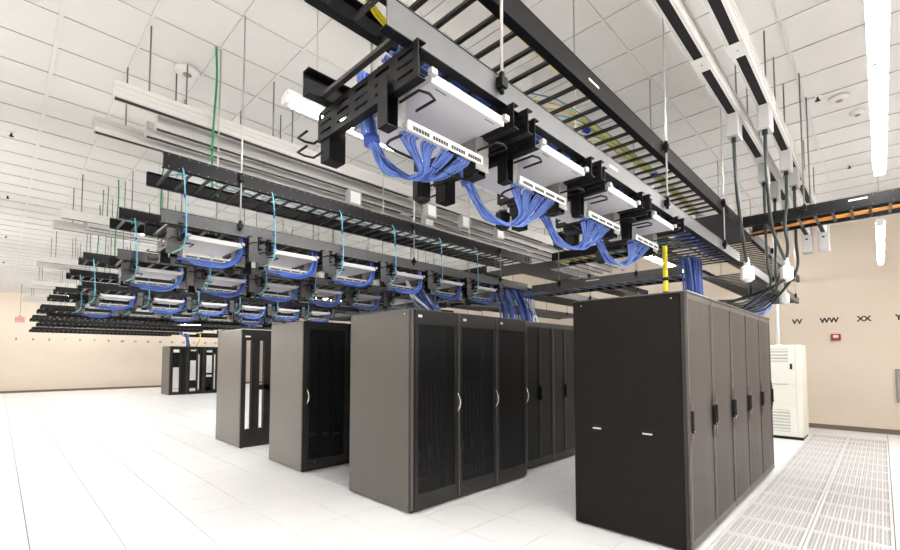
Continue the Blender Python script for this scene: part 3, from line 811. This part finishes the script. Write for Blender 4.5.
# ------------------------------------------------------------------ busways
def busway(x0, x1, y, label, drops=(), z=4.13, pair=False):
    t = thing('busway', label, 'busway', (x0, y, z), 'white power busways')
    L = x1 - x0; n = max(1, int(L / 3.05)); m = MB()
    m.box(0, L, -.055, -.035, 0, .15); m.box(0, L, .035, .055, 0, .15); m.box(0, L, -.035, .035, .14, .15)
    m.box(0, L, -.063, -.055, .05, .062); m.box(0, L, -.063, -.055, .10, .108)
    m.build('housing', 'bus', t)
    MB().box(.01, L - .01, -.0345, .0345, -.001, .05).build('slot', 'bus_slot', t)
    m = MB(); m.box(0, L, -.037, -.0335, -.003, .0); m.box(0, L, .0335, .037, -.003, .0); m.build('lip', 'bus', t)
    k = .0
    while k < L - .2:
        if k > 0:
            MB().box(k - .10, k + .10, -.059, .059, -.008, .154).build('joint_cover', 'bus', t)
            MB().disc(k, 0, -.0095, -.008, .006, 8).build('joint_screw', 'black', t)
        k += 1.22 if pair else 3.66
    MB().box(-.006, 0.0, -.057, .057, -.002, .152).build('end_cap', 'bus', t)
    return t
ends = [(.665, 5.0, 'first'), (.63, 5.92, 'second'), (1.08, 5.38, 'third'), (1.04, 5.64, 'fourth')]
grp = [(0, 'over the second aisle'), (5, 'over the fourth aisle'), (10, 'over the sixth aisle'), (15, 'over the eighth aisle'), (20, 'over the farthest aisle')]
def bus_rods(x0, x1, y, label):
    t = thing('busway_hanger', label, 'hanger', (x0, y, 4.28), 'busway hanger rods')
    k = x0 + .27
    while k < x1:
        MB().tube([(k - x0, 0, 0), (k - x0, 0, CZ - 4.28 - .006)], .008, 5).build('threaded_rod', 'rod_dark', t)
        m = MB().box(k - x0 - .02, k - x0 + .02, -.03, .03, 0, .012); m.build('hanger_clip', 'galv', t)
        k += 1.22 if k < x0 + 1 else 2.44
for gq, (dy, where) in enumerate(grp):
    for nm, (x, y, o) in enumerate(ends):
        if gq >= 3 and nm > 1: continue
        busway(x, 12.0, y + dy, 'white busway %s, %s' % (where, ['nearer long one', 'farther long one', 'shorter nearer one', 'shorter farther one'][nm]))
        bus_rods(x, 12.0, y + dy, 'dark rods holding the busway %s, %s' % (where, ['nearer long one', 'farther long one', 'shorter nearer one', 'shorter farther one'][nm]))
YA, YB = .975, .725
for y, nm in ((YA, 'left one'), (YB, 'right one')):
    busway(.3, 11.0, y, 'white open busway above the vented aisle, %s of the pair' % nm, pair=True)
    t = thing('busway_hanger', 'dark rods holding the busway above the vented aisle, %s' % nm, 'hanger', (0, y, 4.28), 'busway hanger rods')
    for k in (1.5, 3.3, 5.2, 5.74, 6.39, 8.28, 9.6):
        MB().tube([(k, .0, 0), (k, .0, CZ - 4.28 - .006)], .008, 5).build('threaded_rod', 'rod_dark', t)
        MB().box(k - .02, k + .02, -.03, .03, 0, .012).build('hanger_clip', 'galv', t)
    # end feed
    e = thing('feed_box', 'grey end feed box on the busway above the vented aisle, %s' % nm, 'box', (11.0, y, 4.13))
    MB().cbox(.0, .25, -.08, .08, -.34, .17, .01).build('box_body', 'bus_box', e)
    MB().box(-.006, 0, -.05, .05, -.24, -.08).build('cover', 'bus_box', e)
    MB().box(-.008, -.004, -.02, .02, -.10, -.07).build('latch', 'black', e)

def tap(x, y, label, z1=3.90, path=None, conn=None, rad=.016, mat_='whip'):
    t = thing('tap_box', label, 'tap box', (x, y, 4.13), 'tap boxes on the busways')
    m = MB(); m.cbox(0, .20, -.05, .05, z1 - 4.13, .0, .008); m.build('box_body', 'bus_box', t)
    MB().tube([(.06, 0, z1 - 4.13 - .05), (.06, 0, z1 - 4.13)], .022, 8).build('cable_gland', 'black', t)
    MB().box(.03, .17, -.054, -.05, z1 - 4.13 + .03, -.04).build('cover', 'bus_box', t)
    if path:
        pts = [Vector(p) - Vector((x, y, 4.13)) for p in spline([(x + .06, y, z1 - .04)] + path, 6)]
        MB().tube(pts, rad, 8).build('power_whip', mat_, t)
    if conn:
        c = Vector(conn) - Vector((x, y, 4.13))
        m = MB(); m.tube([c + Vector((0, 0, .17)), c + Vector((0, 0, .09))], [.016, .032], 10)
        m.cbox(c.x - .075, c.x + .075, c.y - .055, c.y + .055, c.z - .09, c.z + .09, .03)
        m.build('connector', 'conn', t)
tap(4.96, YA, 'grey tap box nearest on the left busway above the vented aisle', path=[(5.04, YA, 3.6), (5.10, YA, 3.35), (5.22, YA, 3.05), (5.35, YA, 2.85), (5.42, YA, 2.72)], conn=(5.44, YA, 2.60))
tap(6.52, YA, 'grey tap box second on the left busway above the vented aisle', path=[(6.58, YA, 3.4), (6.62, YA, 2.9), (6.68, YA, 2.6), (6.8, 1.3, 2.36)])
tap(7.30, YA, 'grey tap box third on the left busway above the vented aisle', path=[(7.32, YA, 3.4), (7.2, YA, 2.9), (7.1, YA, 2.6), (7.2, 1.35, 2.36)])
tap(4.99, YB, 'grey tap box nearest on the right busway above the vented aisle', path=[(5.05, YB, 3.6), (5.10, YB, 3.3), (5.25, YB, 3.0), (5.8, YB, 2.85), (6.0, YB, 2.80)], conn=(6.10, YB, 2.66))
tap(6.30, YB, 'grey tap box second on the right busway above the vented aisle', path=[(6.34, YB, 3.75), (6.30, YB, 3.5), (6.1, YB, 3.2), (6.2, YB, 2.9), (6.6, .9, 2.6)])
tap(6.95, YB, 'grey tap box third on the right busway above the vented aisle', path=[(7.0, YB, 3.6), (7.0, YB, 3.2), (6.9, YB, 2.8), (7.1, 1.0, 2.45)])
for k, (x, y, p, c) in enumerate([(8.3, YA, [(8.34, YA, 3.5), (8.25, YA, 3.0), (7.9, YA, 2.7)], (7.9, YA, 2.58))]):
    tap(x, y, 'grey tap box %s beyond the orange cable tray' % ['first', 'second', 'third'][k], path=p, conn=c)
bundle('power_cord', 'thick black power cord sagging from white connector to black rack tops', [[(6.08, YB, 2.60), (5.95, .85, 2.50), (6.0, 1.1, 2.42), (5.9, 1.3, 2.36), (5.4, 1.35, 2.345)]], .018, ['black'], (), 'cord', None, 6)
bundle('power_cord', 'thin black power cord hanging from the left white connector', [[(5.47, YA, 2.52), (5.62, YA, 2.48), (5.70, 1.02, 2.38), (5.5, 1.15, 2.34), (5.3, 1.3, 2.335)]], .012, ['black'], (), 'cord', None, 6)
P = [[(5.2 + .3 * q, 1.32, 2.335), (5.9 + .3 * q, 1.28 + .03 * q, 2.36), (6.6 + .25 * q, 1.25, 2.42), (7.1 + .2 * q, 1.15, 2.55), (7.3 + .1 * q, 1.05, 2.62)] for q in range(6)]
bundle('power_cord', 'black power cords lying along the tops of the black racks', P, .014, ['black'], (), 'cord', None, 6)
# plug-in boxes on the rear busways
for k, (x, y) in enumerate([(4.55, 5.0), (4.85, 5.38), (5.35, 5.0), (6.3, 5.0), (3.4, 5.38)]):
    t = thing('tap_box', 'pale plug in box on the busway group over the second aisle, %s' % ORD[k], 'tap box', (x, y, 4.13), 'plug in boxes over the second aisle')
    MB().cbox(0, .22, -.05, .05, -.22, 0, .01).build('box_body', 'bus_box', t)
    MB().box(.03, .19, -.054, -.05, -.19, -.03).build('cover', 'white', t)

# ------------------------------------------------------------------ air handler
t = thing('air_handler', 'tall cream air handling cabinet with louvres beyond the black racks', 'air conditioner', (11.75, 1.21, 0))
W, D, H = .95, .85, 2.0
MB().cbox(.012, D, 0, W, .06, H, .012).build('cabinet', 'ac', t)
MB().box(.03, D - .02, .02, W - .02, 0, .06).build('plinth', 'black', t)
for a, b in ((.08, .72), (.73, 1.16), (1.17, 1.60), (1.61, 1.97)):
    m = MB(); m.cbox(0, .014, .10, W - .01, a, b, .004); m.build('front_panel', 'ac', t)
MB().cbox(0, .014, .01, .095, .08, 1.97, .004).build('corner_panel', 'ac', t)
for a, b in ((1.64, 1.92), (.16, .62)):
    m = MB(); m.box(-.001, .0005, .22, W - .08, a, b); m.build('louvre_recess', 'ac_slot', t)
    n = int((b - a) / .062)
    for k in range(n):
        zz = a + (k + .5) * (b - a) / n
        m = MB(); m.add([(-.001, .22, zz - .008), (-.001, W - .08, zz - .008), (-.016, W - .08, zz - .014), (-.016, .22, zz - .014), (-.001, .22, zz + .018), (-.001, W - .08, zz + .018), (-.016, W - .08, zz + .006), (-.016, .22, zz + .006)],
                          [(0, 1, 2, 3), (7, 6, 5, 4), (3, 2, 6, 7), (0, 3, 7, 4), (1, 5, 6, 2), (0, 4, 5, 1)])
        m.build('louvre', 'ac', t)
MB().box(-.012, 0, .24, W - .1, 1.15, 1.172).build('handle_rail', 'ac_slot', t)
MB().cbox(-.012, 0, .155, .195, 1.48, 1.60, .004).build('control_display', 'black', t)
MB().tube([(.30, .42, 2.0), (.30, .42, 3.0)], .035, 10).build('riser_pipe', 'white', t)
MB().tube([(.30, .42, 2.0), (.30, .42, 2.03)], .06, 10).build('pipe_collar', 'white', t)
MB().tube([(.30, .42, 3.0), (.30, .42, CZ - .006)], .03, 10).build('riser_pipe', 'white', t)

# ------------------------------------------------------------------ wall marks and fittings
def text_mesh(s, size, depth=.002):
    cu = bpy.data.curves.new('text', 'FONT'); cu.body = s; cu.size = size; cu.align_x = 'CENTER'; cu.align_y = 'CENTER'
    cu.extrude = depth; cu.offset = size * .045
    o = bpy.data.objects.new('text', cu); C.objects.link(o)
    dg = bpy.context.evaluated_depsgraph_get(); me = bpy.data.meshes.new_from_object(o.evaluated_get(dg))
    bpy.data.objects.remove(o); bpy.data.curves.remove(cu); me.materials.clear(); return me
def letters(s, loc, rot, size, label, m='letter', parent=None, name='wall_letters'):
    me = text_mesh(s, size); me.name = name; me.materials.append(M[m])
    o = bpy.data.objects.new(name, me); C.objects.link(o); o.location = loc; o.rotation_euler = rot
    if parent: o.parent = parent
    else: tag(o, label, 'lettering', 'grid marks painted on the walls')
    return o
RW = (math.radians(90), 0, math.radians(-90))
FW = (math.radians(90), 0, 0)
for s, y in (('VV', 1.51), ('WW', .89), ('XX', .27), ('YY', -.35), ('ZZ', -.97)):
    letters(s, (X1 - .003, y, 2.635), RW, .165, 'black letters %s painted on the right wall' % s)
for n_ in range(1, 22):
    letters(str(n_), (.586 + (n_ - 3) * .6096, Y1 - .003, 2.66), FW, .15, 'small black number %s painted on the far wall' % ['one', 'two', 'three', 'four', 'five', 'six', 'seven', 'eight', 'nine', 'ten', 'eleven', 'twelve', 'thirteen', 'fourteen', 'fifteen', 'sixteen', 'seventeen', 'eighteen', 'nineteen', 'twenty', 'twenty one'][n_ - 1])
t = thing('fire_alarm', 'red fire alarm horn on the right wall below the letters WW', 'alarm', (X1, .78, 2.22))
MB().cbox(-.05, 0, -.09, .09, -.08, .08, .01).build('alarm_body', 'red', t)
MB().cbox(-.066, -.05, -.05, .05, -.01, .05, .006).build('strobe_lens', 'white', t)
MB().box(-.052, -.049, -.05, .05, -.055, -.03).build('speaker_slot', 'base', t)
t = thing('wall_cabinet', 'grey steel cabinet on the right wall at the picture edge', 'cabinet', (X1, -.20, .72))
m = MB(); m.box(-.05, 0, -.9, 0, 0, .03); m.box(-.05, 0, -.9, 0, .72, .75); m.box(-.05, 0, -.03, 0, .03, .72); m.box(-.05, 0, -.9, -.87, .03, .72); m.build('cabinet_frame', 'galv', t)
MB().box(-.035, 0, -.87, -.03, .03, .72).build('cabinet_door', 'steel', t)
MB().box(-.05, -.035, -.10, -.08, .3, .42).build('door_pull', 'chrome', t)
t = thing('exit_sign', 'lit exit sign hanging on a thin stem near the far wall', 'sign', (.61, 27.0, 3.40))
MB().cbox(-.15, .15, -.02, .02, -.12, .12, .01).build('sign_box', 'bus_box', t)
MB().cbox(-.07, .07, -.03, .03, .12, .17, .01).build('canopy', 'steel', t)
MB().tube([(0, 0, .17), (0, 0, CZ - 3.40 - .006)], .012, 6).build('stem', 'steel', t)
letters('EXIT', (0, -.022, 0), FW, .155, '', 'exit_red', t, 'sign_lettering')
# smoke detectors, sprinklers, speakers on the ceiling
def detector(x, y, label, r=.10, stem=False):
    t = thing('smoke_detector', label, 'detector', (x, y, CZ - .006))
    MB().tube([(0, 0, 0), (0, 0, -.03), (0, 0, -.05)], [r, r * .95, r * .55], 18).build('detector_body', 'ceil', t)
    MB().disc(0, 0, -.056, -.05, r * .35, 12).build('sensor_cap', 'galv', t)
    return t
d = detector(1.38, 5.50, 'round white ceiling rosette with thin conduit at upper left', .13)
MB().tube([(0, 0, -.05), (0, 0, -.7)], .006, 6).build('conduit', 'white', d)
detector(7.2, .27, 'round ceiling detector left of the bright light strip', .10)
detector(7.8, .12, 'round ceiling detector beside the bright light strip', .08)
detector(6.23, 1.30, 'round ceiling detector above the open busways', .09)
def sprinkler(x, y, label):
    t = thing('sprinkler_head', label, 'sprinkler', (x, y, CZ - .006), 'ceiling sprinklers')
    MB().disc(0, 0, -.01, 0, .035, 12).build('escutcheon', 'white', t)
    m = MB(); m.disc(0, 0, -.05, -.01, .012, 8); m.disc(0, 0, -.058, -.05, .028, 10); m.build('deflector', 'black', t)
for k, (x, y) in enumerate([(.02, 8.86), (.02, 12.4), (7.0, .46), (.03, 16.5), (9.9, .28), (.02, 21.0)]):
    sprinkler(x, y, 'small ceiling sprinkler, %s' % ['nearest on the left side of the room', 'second on the left side of the room', 'near the detectors beside the light strip', 'third on the left side of the room', 'over the far end of the vented aisle', 'fourth on the left side of the room'][k])
